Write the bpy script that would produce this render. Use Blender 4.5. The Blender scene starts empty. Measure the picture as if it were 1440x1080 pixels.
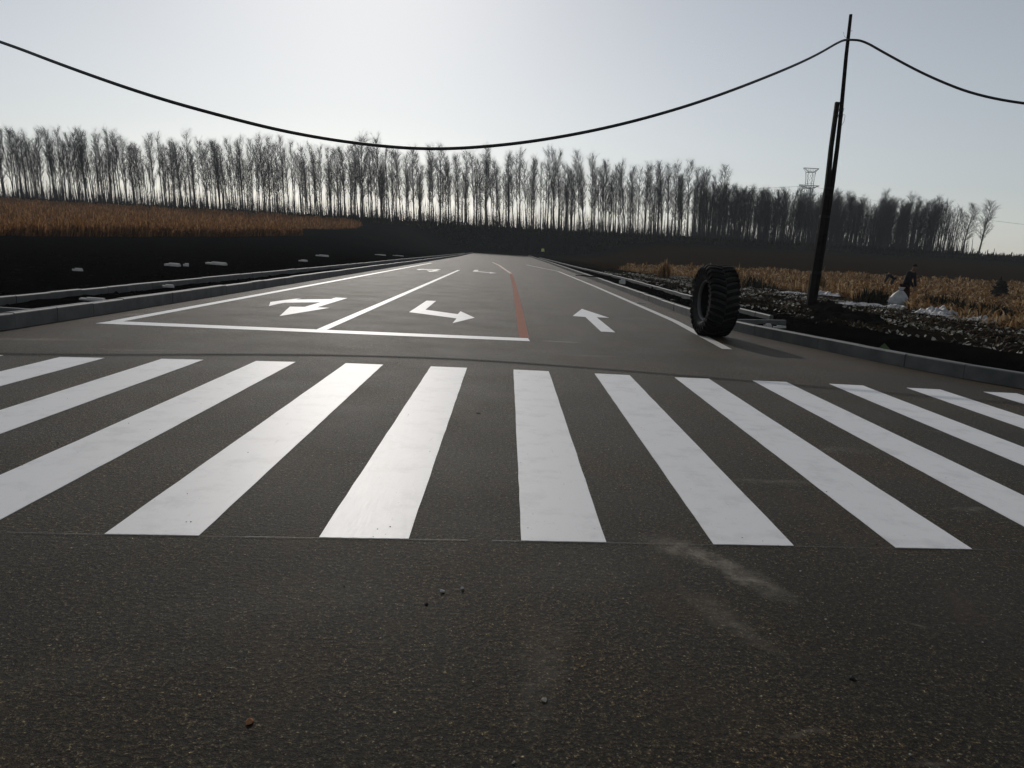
import bpy, math, random
import numpy as np
from mathutils import Vector, Matrix, noise
R = math.radians
rnd = random.Random(7)
S = bpy.context.scene
C = S.collection

# ---------------------------------------------------------------- camera, sky, sun, exposure
cd = bpy.data.cameras.new('camera'); cam = bpy.data.objects.new('camera', cd); C.objects.link(cam)
cd.sensor_fit = 'HORIZONTAL'; cd.sensor_width = 36; cd.lens = 36*1080/1440
cd.clip_start = 0.05; cd.clip_end = 5000
M3 = Matrix(((0.99839297, -0.05460631, -0.01515329), (-0.00547145, 0.17326249, -0.98486048), (0.0564051, 0.9833607, 0.17268528)))
cam.matrix_world = Matrix.Translation((0, 0, 1.45)) @ M3.to_4x4()
S.camera = cam
SUN_AZ, SUN_EL = R(-11), R(26.5)
W = bpy.data.worlds.new('World'); S.world = W; W.use_nodes = True
nt = W.node_tree; bg = nt.nodes['Background']
sky = nt.nodes.new('ShaderNodeTexSky'); sky.sky_type = 'NISHITA'; sky.sun_disc = False
sky.sun_elevation = SUN_EL; sky.sun_rotation = SUN_AZ; sky.altitude = 200
sky.air_density = 1.0; sky.dust_density = 0.5; sky.ozone_density = 1.0
hs = nt.nodes.new('ShaderNodeHueSaturation'); hs.inputs['Saturation'].default_value = 0.4
nt.links.new(sky.outputs[0], hs.inputs['Color']); nt.links.new(hs.outputs[0], bg.inputs[0]); bg.inputs[1].default_value = 0.122
sd = bpy.data.lights.new('sun', 'SUN'); sun = bpy.data.objects.new('sun', sd); C.objects.link(sun)
sd.energy = 2.2; sd.angle = R(0.6); sd.color = (1, 0.94, 0.87)
sv = Vector((math.sin(SUN_AZ)*math.cos(SUN_EL), math.cos(SUN_AZ)*math.cos(SUN_EL), math.sin(SUN_EL)))
sun.rotation_euler = sv.to_track_quat('Z', 'Y').to_euler(); sun.location = (0, 0, 60)
S.view_settings.view_transform = 'Standard'; S.view_settings.look = 'None'; S.view_settings.gamma = 1
S.view_settings.exposure = -0.75

# ---------------------------------------------------------------- helpers
class MB:
    def __init__(s): s.v = []; s.f = []
    def face(s, pts):
        n = len(s.v); s.v += [tuple(p) for p in pts]; s.f.append(tuple(range(n, n+len(pts))))
    def box(s, c, d, rot=None):
        n = len(s.v)
        for z in (-.5, .5):
            for x, y in ((-.5, -.5), (.5, -.5), (.5, .5), (-.5, .5)):
                p = Vector((x*d[0], y*d[1], z*d[2]))
                if rot is not None: p = rot @ p
                s.v.append(tuple(p+Vector(c)))
        for q in ((3, 2, 1, 0), (4, 5, 6, 7), (0, 1, 5, 4), (1, 2, 6, 5), (2, 3, 7, 6), (3, 0, 4, 7)): s.f.append(tuple(n+i for i in q))
    def tube(s, pts, rad, k=6, cap=True, tw=0.0):
        pts = [Vector(p) for p in pts]; n0 = len(s.v)
        if not hasattr(rad, '__len__'): rad = [rad]*len(pts)
        for i, p in enumerate(pts):
            d = (pts[min(i+1, len(pts)-1)]-pts[max(i-1, 0)]).normalized()
            a = d.cross(Vector((0, 0, 1)) if abs(d.z) < .9 else Vector((0, 1, 0))).normalized(); b = d.cross(a)
            for j in range(k):
                t = 2*math.pi*j/k+tw
                s.v.append(tuple(p+(a*math.cos(t)+b*math.sin(t))*rad[i]))
        for i in range(len(pts)-1):
            for j in range(k):
                q = n0+i*k
                s.f.append((q+j, q+(j+1) % k, q+k+(j+1) % k, q+k+j))
        if cap:
            s.f.append(tuple(n0+j for j in reversed(range(k)))); s.f.append(tuple(n0+(len(pts)-1)*k+j for j in range(k)))
    def spike(s, a, b, r):   # thin three-sided twig tapering to a point
        a = Vector(a); b = Vector(b); d = (b-a).normalized()
        u = d.cross(Vector((.3, .2, 1))).normalized(); w = d.cross(u); n = len(s.v)
        for t in (0, 2.1, 4.2): s.v.append(tuple(a+(u*math.cos(t)+w*math.sin(t))*r))
        s.v.append(tuple(b)); s.f += [(n, n+1, n+3), (n+1, n+2, n+3), (n+2, n, n+3)]
    def build(s, name, mat, parent=None, smooth=False, loc=None):
        me = bpy.data.meshes.new(name); me.from_pydata(s.v, [], s.f); me.update()
        if smooth: me.polygons.foreach_set('use_smooth', [True]*len(me.polygons))
        o = bpy.data.objects.new(name, me); C.objects.link(o)
        if mat: me.materials.append(mat)
        if parent: o.parent = parent
        if loc: o.location = loc
        return o
def tag(o, label=None, cat=None, group=None, kind=None):
    if label: o['label'] = label
    if cat: o['category'] = cat
    if group: o['group'] = group
    if kind: o['kind'] = kind
    return o
def empty(name, loc, rz=0):
    o = bpy.data.objects.new(name, None); C.objects.link(o); o.location = loc; o.rotation_euler = (0, 0, rz); o.empty_display_size = .3; return o
def interp(x, xs, ys): return float(np.interp(x, xs, ys))

# ---- materials
class NM:
    def __init__(s, name, rough=.8, spec=.3, color=(.1, .1, .1)):
        s.m = bpy.data.materials.new(name); s.m.use_nodes = True; s.t = s.m.node_tree; s.b = s.t.nodes['Principled BSDF']
        s.b.inputs['Roughness'].default_value = rough; s.b.inputs['Specular IOR Level'].default_value = spec
        s.b.inputs['Base Color'].default_value = (*color, 1)
    def n(s, t, **k):
        nd = s.t.nodes.new(t)
        for a, v in k.items():
            if a in nd.inputs: nd.inputs[a].default_value = v
            else: setattr(nd, a, v)
        return nd
    def l(s, a, b): s.t.links.new(a, b)
    def pos(s, sc=(1, 1, 1), obj=False):
        if obj: src = s.n('ShaderNodeTexCoord').outputs['Object']
        else: src = s.n('ShaderNodeNewGeometry').outputs['Position']
        mp = s.n('ShaderNodeMapping'); mp.inputs['Scale'].default_value = sc; s.l(src, mp.inputs[0]); return mp.outputs[0]
    def noise(s, v, scale, detail=4, rough=.55):
        nd = s.n('ShaderNodeTexNoise', Scale=scale, Detail=detail, Roughness=rough); s.l(v, nd.inputs['Vector']); return nd.outputs['Fac']
    def ramp(s, f, stops):
        nd = s.n('ShaderNodeValToRGB'); e = nd.color_ramp.elements
        while len(e) < len(stops): e.new(.5)
        for i, (p, c) in enumerate(stops):
            e[i].position = p; e[i].color = (*c, 1) if len(c) == 3 else c
        s.l(f, nd.inputs[0]); return nd.outputs[0]
    def mix(s, f, a, b, mode='MIX'):
        nd = s.n('ShaderNodeMix', data_type='RGBA', blend_type=mode)
        for sock, v in ((nd.inputs[0], f), (nd.inputs[6], a), (nd.inputs[7], b)):
            if hasattr(v, 'is_output'): s.l(v, sock)
            elif hasattr(v, '__len__'): sock.default_value = (*v, 1)
            else: sock.default_value = v
        return nd.outputs[2]
    def math(s, op, a, b=0, clamp=False):
        nd = s.n('ShaderNodeMath', operation=op); nd.use_clamp = clamp
        for sock, v in ((nd.inputs[0], a), (nd.inputs[1], b)):
            if hasattr(v, 'is_output'): s.l(v, sock)
            else: sock.default_value = v
        return nd.outputs[0]
    def mrange(s, f, a, b, c=0, d=1):
        nd = s.n('ShaderNodeMapRange'); s.l(f, nd.inputs[0])
        for i, v in enumerate((a, b, c, d)): nd.inputs[i+1].default_value = v
        return nd.outputs[0]
    def bump(s, h, strength=.5, dist=.01):
        nd = s.n('ShaderNodeBump', Strength=strength, Distance=dist); s.l(h, nd.inputs['Height']); s.l(nd.outputs[0], s.b.inputs['Normal']); return nd
    def col(s, c): s.l(c, s.b.inputs['Base Color'])

def simple(name, c1, c2, scale=6, rough=.8, spec=.3, bump=0, bd=.01, obj=True):
    k = NM(name, rough, spec); v = k.pos(obj=obj); f = k.noise(v, scale)
    k.col(k.ramp(f, [(.3, c1), (.7, c2)]))
    if bump: k.bump(k.noise(v, scale*4), bump, bd)
    return k.m

def asphalt():
    k = NM('asphalt', .7, .13); v = k.pos()
    vor = k.n('ShaderNodeTexVoronoi', Scale=170.0); k.l(v, vor.inputs['Vector'])
    vor2 = k.n('ShaderNodeTexVoronoi', Scale=380.0); k.l(v, vor2.inputs['Vector'])
    ag = k.n('ShaderNodeSeparateColor'); k.l(vor.outputs['Color'], ag.inputs[0])
    ag2 = k.n('ShaderNodeSeparateColor'); k.l(vor2.outputs['Color'], ag2.inputs[0])
    stone = k.ramp(ag.outputs[0], [(0, (.008, .0064, .0040)), (.45, (.024, .0195, .0122)), (.8, (.045, .037, .0235)), (.955, (.075, .062, .040)), (1, (.16, .14, .10))])
    sand = k.ramp(ag2.outputs[1], [(0, (.35, .35, .35)), (1, (1.6, 1.6, 1.6))])
    c = k.mix(1, stone, sand, 'MULTIPLY')
    big = k.ramp(k.noise(v, .55, 6, .62), [(.3, (.58, .60, .62)), (.48, (.95, .95, .92)), (.72, (1.65, 1.38, 1.02))])
    c = k.mix(1, c, big, 'MULTIPLY')
    # lengthwise roller and tyre bands
    vs = k.pos((1.6, .05, 1)); band = k.ramp(k.noise(vs, 1, 5, .6), [(.32, (.8, .8, .8)), (.68, (1.22, 1.2, 1.16))])
    c = k.mix(1, c, band, 'MULTIPLY')
    vt = k.pos((.12, 1.1, 1)); band2 = k.ramp(k.noise(vt, 1.2, 6, .65), [(.35, (.9, .9, .9)), (.66, (1.12, 1.11, 1.09))])
    c = k.mix(.8, c, band2, 'MULTIPLY')
    gv = k.noise(v, 105, 3, .8); c = k.mix(1, c, k.ramp(gv, [(.38, (.15, .15, .15)), (.5, (.95, .95, .95)), (.60, (2.3, 2.25, 2.1))]), 'MULTIPLY')
    g3 = k.noise(v, 22, 5, .75); c = k.mix(1, c, k.ramp(g3, [(.36, (.5, .5, .52)), (.64, (1.5, 1.46, 1.36))]), 'MULTIPLY')
    g4 = k.noise(v, 48, 2, .6); c = k.mix(1, c, k.ramp(g4, [(.36, (.28, .28, .28)), (.5, (.85, .85, .83)), (.62, (1.75, 1.7, 1.6)), (.72, (3.2, 3.1, 2.9))]), 'MULTIPLY')
    # rusty dust blotches
    dust = k.mrange(k.noise(k.pos((1, .6, 1)), 1.7, 7, .7), .52, .72, 0, .6)
    c = k.mix(dust, c, (.070, .041, .022))
    wv = k.n('ShaderNodeVectorMath', operation='ADD'); nz = k.n('ShaderNodeTexNoise', Scale=1.6, Detail=7.0, Roughness=.7); k.l(v, nz.inputs['Vector']); k.l(v, wv.inputs[0]); k.l(nz.outputs['Color'], wv.inputs[1])
    cr = k.n('ShaderNodeTexVoronoi', feature='DISTANCE_TO_EDGE', Scale=.28); k.l(wv.outputs[0], cr.inputs['Vector'])
    crk = k.math('MULTIPLY', k.mrange(cr.outputs['Distance'], .0012, .0004, 0, .8), k.mrange(k.noise(v, .5, 2), .5, .56, 0, 1), True); c = k.mix(crk, c, (.004, .004, .003))
    # soil dust drifting in from both gutters
    sx = k.n('ShaderNodeSeparateXYZ'); k.l(v, sx.inputs[0])
    edge = k.mrange(sx.outputs[0], -5.2, -6.7, 0, 1); edge2 = k.mrange(sx.outputs[0], 3.9, 4.8, 0, .6)
    yy = k.mrange(sx.outputs[1], 9, 12, 0, 1)
    e = k.math('MULTIPLY', k.math('MAXIMUM', edge, edge2), yy)
    e = k.math('MULTIPLY', e, k.mrange(k.noise(v, 2.2, 6, .7), .3, .6, .1, .8))
    c = k.mix(e, c, (.085, .058, .04))
    # pale cement and chalk smears: (x, y, half length along, half width, turn, strength)
    for (px, py, a, b, an, st) in STAINS:
        t = k.n('ShaderNodeMapping', vector_type='TEXTURE'); t.inputs['Location'].default_value = (px, py, 0)
        t.inputs['Rotation'].default_value = (0, 0, an); t.inputs['Scale'].default_value = (a, b, 1e4)
        wv = k.n('ShaderNodeVectorMath', operation='ADD'); nz = k.n('ShaderNodeTexNoise', Scale=5.0, Detail=5.0); k.l(v, nz.inputs['Vector'])
        sc = k.n('ShaderNodeVectorMath', operation='MULTIPLY_ADD'); k.l(nz.outputs['Color'], sc.inputs[0]); sc.inputs[1].default_value = (.25, .25, 0); sc.inputs[2].default_value = (-.125, -.125, 0)
        k.l(v, wv.inputs[0]); k.l(sc.outputs[0], wv.inputs[1]); k.l(wv.outputs[0], t.inputs[0])
        ln = k.n('ShaderNodeVectorMath', operation='LENGTH'); k.l(t.outputs[0], ln.inputs[0])
        f = k.mrange(ln.outputs['Value'], 1, .1, 0, st)
        f = k.math('MULTIPLY', f, k.mrange(k.noise(v, 16, 6, .75), .38, .66, .15, 1), True)
        c = k.mix(f, c, (.34, .30, .24))
    k.col(c)
    gr = k.noise(v, 210, 3, .75); g2 = k.noise(v, 75, 4, .7)
    h = k.math('ADD', k.math('MULTIPLY', gr, .9), k.math('MULTIPLY', g4, 1.3))
    k.bump(h, 1.0, .011)
    k.l(k.mrange(k.noise(v, 1.1, 4), .3, .7, .56, .64), k.b.inputs['Roughness']); k.b.inputs['Specular Tint'].default_value = (1, .93, .82, 1)
    return k.m
STAINS = [(1.0, 3.66, .32, .15, -.7, .9), (1.19, 3.4, .36, .10, -1.1, .9), (1.0, 2.95, .4, .10, -1.2, .4), (.4, 3.3, .5, .3, .5, .14), (-.9, 2.9, .7, .25, .4, .12), (1.9, 5.0, .5, .08, .1, .4), (1.8, 2.98, .10, .02, -.7, .5),
          (1.02, 2.21, .16, .025, .1, .45), (1.35, 2.06, .12, .02, -.2, .35), (0.2, 2.5, .5, .12, 1.4, .25), (-1.3, 2.35, .4, .12, .3, .12),
          (4.3, 6.9, .35, .07, -.3, .45), (3.5, 5.6, .3, .06, -.5, .35), (4.5, 5.3, .4, .06, -.4, .3), (2.7, 6.0, .5, .10, .2, .25), (3.0, 4.6, .15, .06, .1, .5),
          (1.3, 11.0, .5, .12, .2, .35), (.95, 12.55, .42, .14, .06, .8), (-5.9, 9.6, .9, .16, .35, .6), (-4.4, 9.2, .6, .14, .2, .35), (-6.2, 13.1, .25, .35, 0, .9)]
mAs = asphalt()

def paint(name, c, worn=.55, rough=.5):
    k = NM(name, rough, .45); v = k.pos()
    d = k.mrange(k.noise(v, 3.2, 7, .7), .5, .8, 0, worn)
    col = k.mix(d, c, tuple(x*.45 for x in c))
    sp = k.mrange(k.noise(k.pos((1, 1, 1)), 45, 4, .7), .66, .74, 0, .7); col = k.mix(sp, col, (.12, .11, .10))
    streak = k.noise(k.pos((5, .7, 1)), 5, 6, .7); col = k.mix(k.mrange(streak, .62, .8, 0, worn*1.2), col, (.28, .24, .18))
    k.col(col)
    h = k.math('ADD', k.math('MULTIPLY', k.noise(k.pos((60, 14, 1)), 3, 3, .6), .35), k.math('MULTIPLY', k.noise(v, 140, 3, .6), .5))
    k.bump(h, .07, .0015)
    k.l(k.mrange(k.noise(k.pos((26, 1.0, 1)), 4, 5, .7), .3, .7, rough-.02, rough+.03), k.b.inputs['Roughness'])
    return k.m
mWhite = paint('white_road_paint', (.84, .83, .81)); mWorn = paint('worn_white_road_paint', (.62, .59, .54), .5, .5)
mFade = paint('faded_orange_paint', (.50, .33, .24), .5, .6); mOrange = paint('orange_road_paint', (.38, .155, .10), .5, .75); mOrange.node_tree.nodes['Principled BSDF'].inputs['Specular IOR Level'].default_value = .05
mKerb = simple('kerb_concrete', (.055, .06, .058), (.125, .125, .118), 3, .6, .5, .35, .008, obj=False)
mCable = NM('cable_rubber', .5, .4, (.012, .012, .013)).m
mBark = simple('poplar_bark', (.040, .039, .036), (.080, .078, .073), 1.2, .9, .15)
mTwig = NM('poplar_twigs', .9, .1, (.062, .060, .057)).m
mPost = simple('old_wood', (.010, .009, .008), (.024, .021, .018), 6, .9, .1, .5, .01)
mSteel = NM('galvanised_steel', .6, .4, (.10, .10, .105)).m
mRubber = None

def leafmat(name, c1, c2, c3, tr=.35):
    k = NM(name, .75, .15); v = k.pos(); wn = k.noise(v, .9, 5, .7)
    isl = k.n('ShaderNodeNewGeometry').outputs['Random Per Island']
    c = k.mix(k.mrange(wn, .35, .65), c1, c2); c = k.mix(k.mrange(isl, .6, 1.0, 0, .9), c, c3)
    c = k.mix(k.mrange(isl, .35, .0, 0, .8), c, tuple(x*.3 for x in c1)); k.col(c)
    t = k.n('ShaderNodeBsdfTranslucent'); k.l(c, t.inputs[0]); mx = k.n('ShaderNodeMixShader'); mx.inputs[0].default_value = tr
    k.l(k.b.outputs[0], mx.inputs[1]); k.l(t.outputs[0], mx.inputs[2]); k.l(mx.outputs[0], k.t.nodes['Material Output'].inputs['Surface'])
    return k.m
mCorn = leafmat('dry_corn_leaf', (.19, .09, .034), (.30, .15, .055), (.52, .30, .14))
mStub = leafmat('corn_residue', (.18, .10, .04), (.30, .17, .07), (.62, .46, .27))
mStub2 = leafmat('trampled_residue', (.045, .03, .017), (.075, .05, .026), (.22, .16, .09), .2)
mWeed = leafmat('dead_weed', (.022, .024, .016), (.035, .034, .022), (.06, .05, .03), .15)
mPlas = simple('white_plastic_sheet', (.28, .28, .28), (.46, .46, .45), 5, .55, .5, .6, .02)
mFleck = simple('pale_husk', (.32, .29, .22), (.55, .52, .46), 8, .7, .3)

# ---------------------------------------------------------------- road outline (inner kerb faces)
LK = [(-9.6, 260), (-8.3, 190), (-6.9, 110), (-6.75, 40), (-6.65, 14), (-6.66, 10.2), (-6.95, 8.9), (-7.7, 7.7), (-8.9, 6.8), (-11, 6.2), (-16, 6.0), (-90, 6.0)]
RK = [(5.0, 260), (5.0, 190), (5.1, 100), (4.85, 40), (4.72, 21), (4.78, 17.6), (5.02, 15.8), (5.37, 14.5), (5.85, 12.8), (6.33, 11.35), (6.95, 10.05), (7.9, 8.9), (9.3, 8.0), (12, 7.3), (18, 7.0), (90, 7.0)]
def smooth_path(p, step=.5):
    out = [Vector((*p[0], 0))]
    P = [Vector((x, y, 0)) for x, y in p]
    for i in range(len(P)-1):
        p0, p1, p2, p3 = P[max(i-1, 0)], P[i], P[i+1], P[min(i+2, len(P)-1)]
        L = (p2-p1).length; n = max(1, int(L/step))
        for j in range(1, n+1):
            t = j/n
            if L > 12: q = p1.lerp(p2, t)
            else: q = .5*((2*p1)+(p2-p0)*t+(2*p0-5*p1+4*p2-p3)*t*t+(3*p1-p0-3*p2+p3)*t**3)
            if L > 12 or max((p1-p0).length, (p3-p2).length) > 12: q = p1.lerp(p2, t)
            out.append(q)
    return out
LP, RP = smooth_path(LK), smooth_path(RK)
ROADEND = 192.
def road_mesh():
    mb = MB(); ly = [p.y for p in reversed(LP)]; lx = [p.x for p in reversed(LP)]; ry = [p.y for p in reversed(RP)]; rx = [p.x for p in reversed(RP)]
    # ensure increasing
    def xl(y): return -90 if y <= 6.0 else interp(y, ly, lx)-.06
    def xr(y): return 90 if y <= 7.0 else interp(y, ry, rx)+.06
    ys = [-25, -5, 2, 5, 5.99, 6.001, 6.03, 6.08, 6.15, 6.25]+[6.4+.15*i for i in range(50)]+[14+i for i in range(0, 12)]+[26+4*i for i in range(0, 41)]+[ROADEND]
    ys += [6.999, 7.001]; ys = sorted(set(y for y in ys if y <= ROADEND))
    for y in ys:
        a, b = xl(y), xr(y); mb.v += [(a, y, 0), (b, y, 0)]
    for i in range(len(ys)-1): q = 2*i; mb.f.append((q, q+1, q+3, q+2))
    return mb
road = tag(road_mesh().build('road', mAs), 'new dark asphalt road running straight away from a wide junction', 'road', kind='structure')

def flat(name, pts, mat, z=.004, label=None, t=.0025):
    mb = MB(); n = len(pts)
    mb.v = [(x, y, z) for x, y in pts]+[(x, y, .0005) for x, y in pts]; mb.f = [tuple(range(n))]
    for i in range(n): mb.f.append((i, i+n, (i+1) % n+n, (i+1) % n))
    o = mb.build(name, mat, road)
    a = sum(pts[i][0]*pts[(i+1) % n][1]-pts[(i+1) % n][0]*pts[i][1] for i in range(n))
    if a < 0: o.data.flip_normals()
    if label: o['label'] = label
    return o
def rough_edge(p, q, n=26, amp=.002):
    return [(p[0]+(q[0]-p[0])*i/n+rnd.uniform(-amp, amp), p[1]+(q[1]-p[1])*i/n+rnd.uniform(-amp, amp)) for i in range(n)]
# crosswalk: rows slightly skewed against the road
near_y = lambda x: interp(x, [-8, -1.84, .15, 2.56, 9], [3.05, 3.5, 3.69, 3.9, 4.45])
far_y = lambda x: interp(x, [-6.5, -4.7, -3.8, -2.8, -1.86, -.85, .15, 2.15, 4.17, 6.05, 9], [8.15, 8.42, 8.66, 8.87, 9.06, 9.17, 9.28, 9.37, 9.54, 9.58, 9.7])
for i in range(-6, 8):
    x0 = .15+i*1.0; x1 = x0+.435
    dx = .03
    a = [(x0, near_y(x0)), (x1, near_y(x1)), (x1, far_y(x1)), (x0, far_y(x0))]
    pts = []
    for j in range(4): pts += rough_edge(a[j], a[(j+1) % 4])
    flat('crosswalk_stripe', pts, mWhite)
# chalk guide line along the near ends
mb = MB()
xs = [-6.6+.12*i for i in range(114)]
for i in range(len(xs)-1):
    if rnd.random() < .12: continue
    a, b = xs[i], xs[i+1]; w = rnd.uniform(.002, .005)
    mb.face([(a, near_y(a)-.014, .0055), (b, near_y(b)-.014, .0055), (b, near_y(b)-.014+w, .0055), (a, near_y(a)-.014+w, .0055)])
o = mb.build('chalk_line', mKerb, road); o['label'] = 'thin broken chalk line along the near ends of the crosswalk stripes'
# stop line, lane lines
sl = lambda x: 11.54+(x+6.11)*.124
flat('stop_line', [(-6.11, sl(-6.11)), (.44, sl(.44)), (.42, sl(.42)+.4), (-6.08, sl(-6.08)+.4)], mWhite, label='white stop line across the left lanes')
flat('lane_line', [(-3.0, sl(-3)+.42), (-2.84, sl(-2.84)+.42), (-2.84, 47.4), (-3.0, 47.4)], mWhite, label='white line between the two left lanes')
flat('edge_line', [(-6.1, sl(-6.1)+.42), (-5.92, sl(-5.9)+.42), (-5.92, 62), (-6.1, 62)], mWhite, label='white line along the left kerb')
flat('centre_line', [(.27, sl(.3)+.42), (.44, sl(.44)+.42), (.44, 30), (.36, 46.5), (.19, 46.5), (.27, 30)], mOrange, label='faded orange centre line')
flat('centre_line', [(.19, 46.6), (.36, 46.6), (-.55, 67), (-1.4, 80), (-1.57, 80), (-.75, 67)], mFade, label='pale far end of the centre line bending left')
flat('edge_line', [(3.69, 12.8), (3.86, 12.8), (4.1, 18), (4.12, 35), (3.95, 58), (3.78, 58), (3.95, 35), (3.93, 18)], mWorn, label='white line along the right kerb')
flat('edge_line', [(3.8, 58.6), (3.95, 58.6), (3.1, 66), (2.0, 77), (1.85, 77), (2.95, 66)], mWorn, label='far end of the right line tapering inwards')
A1 = [(-3.97, 19.45), (-3.97, 16.35), (-3.72, 16.4), (-4.11, 14.11), (-4.49, 16.15), (-4.22, 16.29), (-4.22, 17.72), (-4.85, 17.05), (-4.89, 16.73), (-4.89, 16.03), (-5.16, 17.02), (-5.06, 17.79), (-4.9, 18.62), (-4.9, 18.11), (-4.24, 18.81), (-4.25, 19.40)]
A2 = [(-2.04, 20.1), (-1.80, 20.2), (-1.77, 17.28), (-1.0, 16.6), (-.99, 17.39), (-.61, 15.99), (-.97, 14.59), (-.96, 15.6), (-1.73, 16.22), (-2.03, 16.43)]
A3 = [(2.04, 20.31), (1.59, 17.83), (1.88, 17.75), (1.86, 14.58), (2.13, 14.57), (2.15, 17.85), (2.45, 17.91)]
def split_poly(name, pts, mat, label):   # concave outline: let Blender triangulate
    o = flat(name, pts, mat, label=label); import bmesh as bm_
    b = bm_.new(); b.from_mesh(o.data); bm_.ops.triangulate(b, faces=[f for f in b.faces if len(f.verts) > 4]); b.to_mesh(o.data); b.free(); return o
split_poly('lane_arrow', A1, mWhite, 'forked arrow pointing ahead and right, near left lane')
split_poly('lane_arrow', A2, mWhite, 'turn arrow beside the orange line, near')
split_poly('lane_arrow', A3, mWhite, 'straight arrow in the right lane')
split_poly('lane_arrow', [(x, y+27.5) for x, y in A1], mWorn, 'far forked arrow in the left lane')
split_poly('lane_arrow', [(x, y+30) for x, y in A2], mWorn, 'far turn arrow in the second lane')

# ---------------------------------------------------------------- terrain
LF = [(-38.8, 60), (-33, 82), (-27.6, 105), (-31, 106), (-35, 128), (-29.2, 150), (-33, 175), (-42, 211), (-260, 211), (-260, 50), (-60, 52)]
RF = [(13.0, 12), (13.8, 20), (15.4, 28), (16.6, 38), (14.6, 52), (11.6, 66), (10.6, 76), (12.4, 79), (16, 105), (140, 110), (160, 12)]
RF2 = [(10, 80), (200, 88), (230, 170), (12, 178)]
def inside(x, y, poly):
    c = np.zeros(x.shape, bool); n = len(poly)
    for i in range(n):
        (x0, y0), (x1, y1) = poly[i], poly[(i+1) % n]
        if y0 == y1: continue
        k = ((y0 > y) != (y1 > y)) & (x < (x1-x0)*(y-y0)/(y1-y0)+x0); c ^= k
    return c
def sstep(x, a, b): t = np.clip((x-a)/(b-a), 0, 1); return t*t*(3-2*t)
def hz(x, y):
    x = np.asarray(x, float); y = np.asarray(y, float)
    left = 6.5*np.clip((y-50)/163, 0, 1)**1.3; right = 6.5*np.clip((y-88)/127, 0, 1)**1.25; mid = 6.3*sstep(y, 193, 214)
    wl = sstep(-x, 9, 26); wr = sstep(x, 12, 40)
    h = mid*(1-wl)*(1-wr)+left*wl+right*wr
    h = np.where(y > 214, h-4.5*sstep(y, 224, 420)*1.0, h)
    return h
LPa = np.array([(p.x, p.y) for p in LP]); RPa = np.array([(p.x, p.y) for p in RP])
def dist_path(x, y, P):
    d = np.full(x.shape, 1e9)
    for i in range(len(P)-1):
        ax, ay = P[i]; bx, by = P[i+1]; L = (bx-ax)**2+(by-ay)**2
        if L < 1e-9: continue
        t = np.clip(((x-ax)*(bx-ax)+(y-ay)*(by-ay))/L, 0, 1)
        d = np.minimum(d, np.hypot(x-ax-t*(bx-ax), y-ay-t*(by-ay)))
    return d
ROADP = [(p.x, p.y) for p in LP if p.y < 200]+[(-90, -30), (90, -30)]+[(p.x, p.y) for p in reversed(RP) if p.y < 200]
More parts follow.
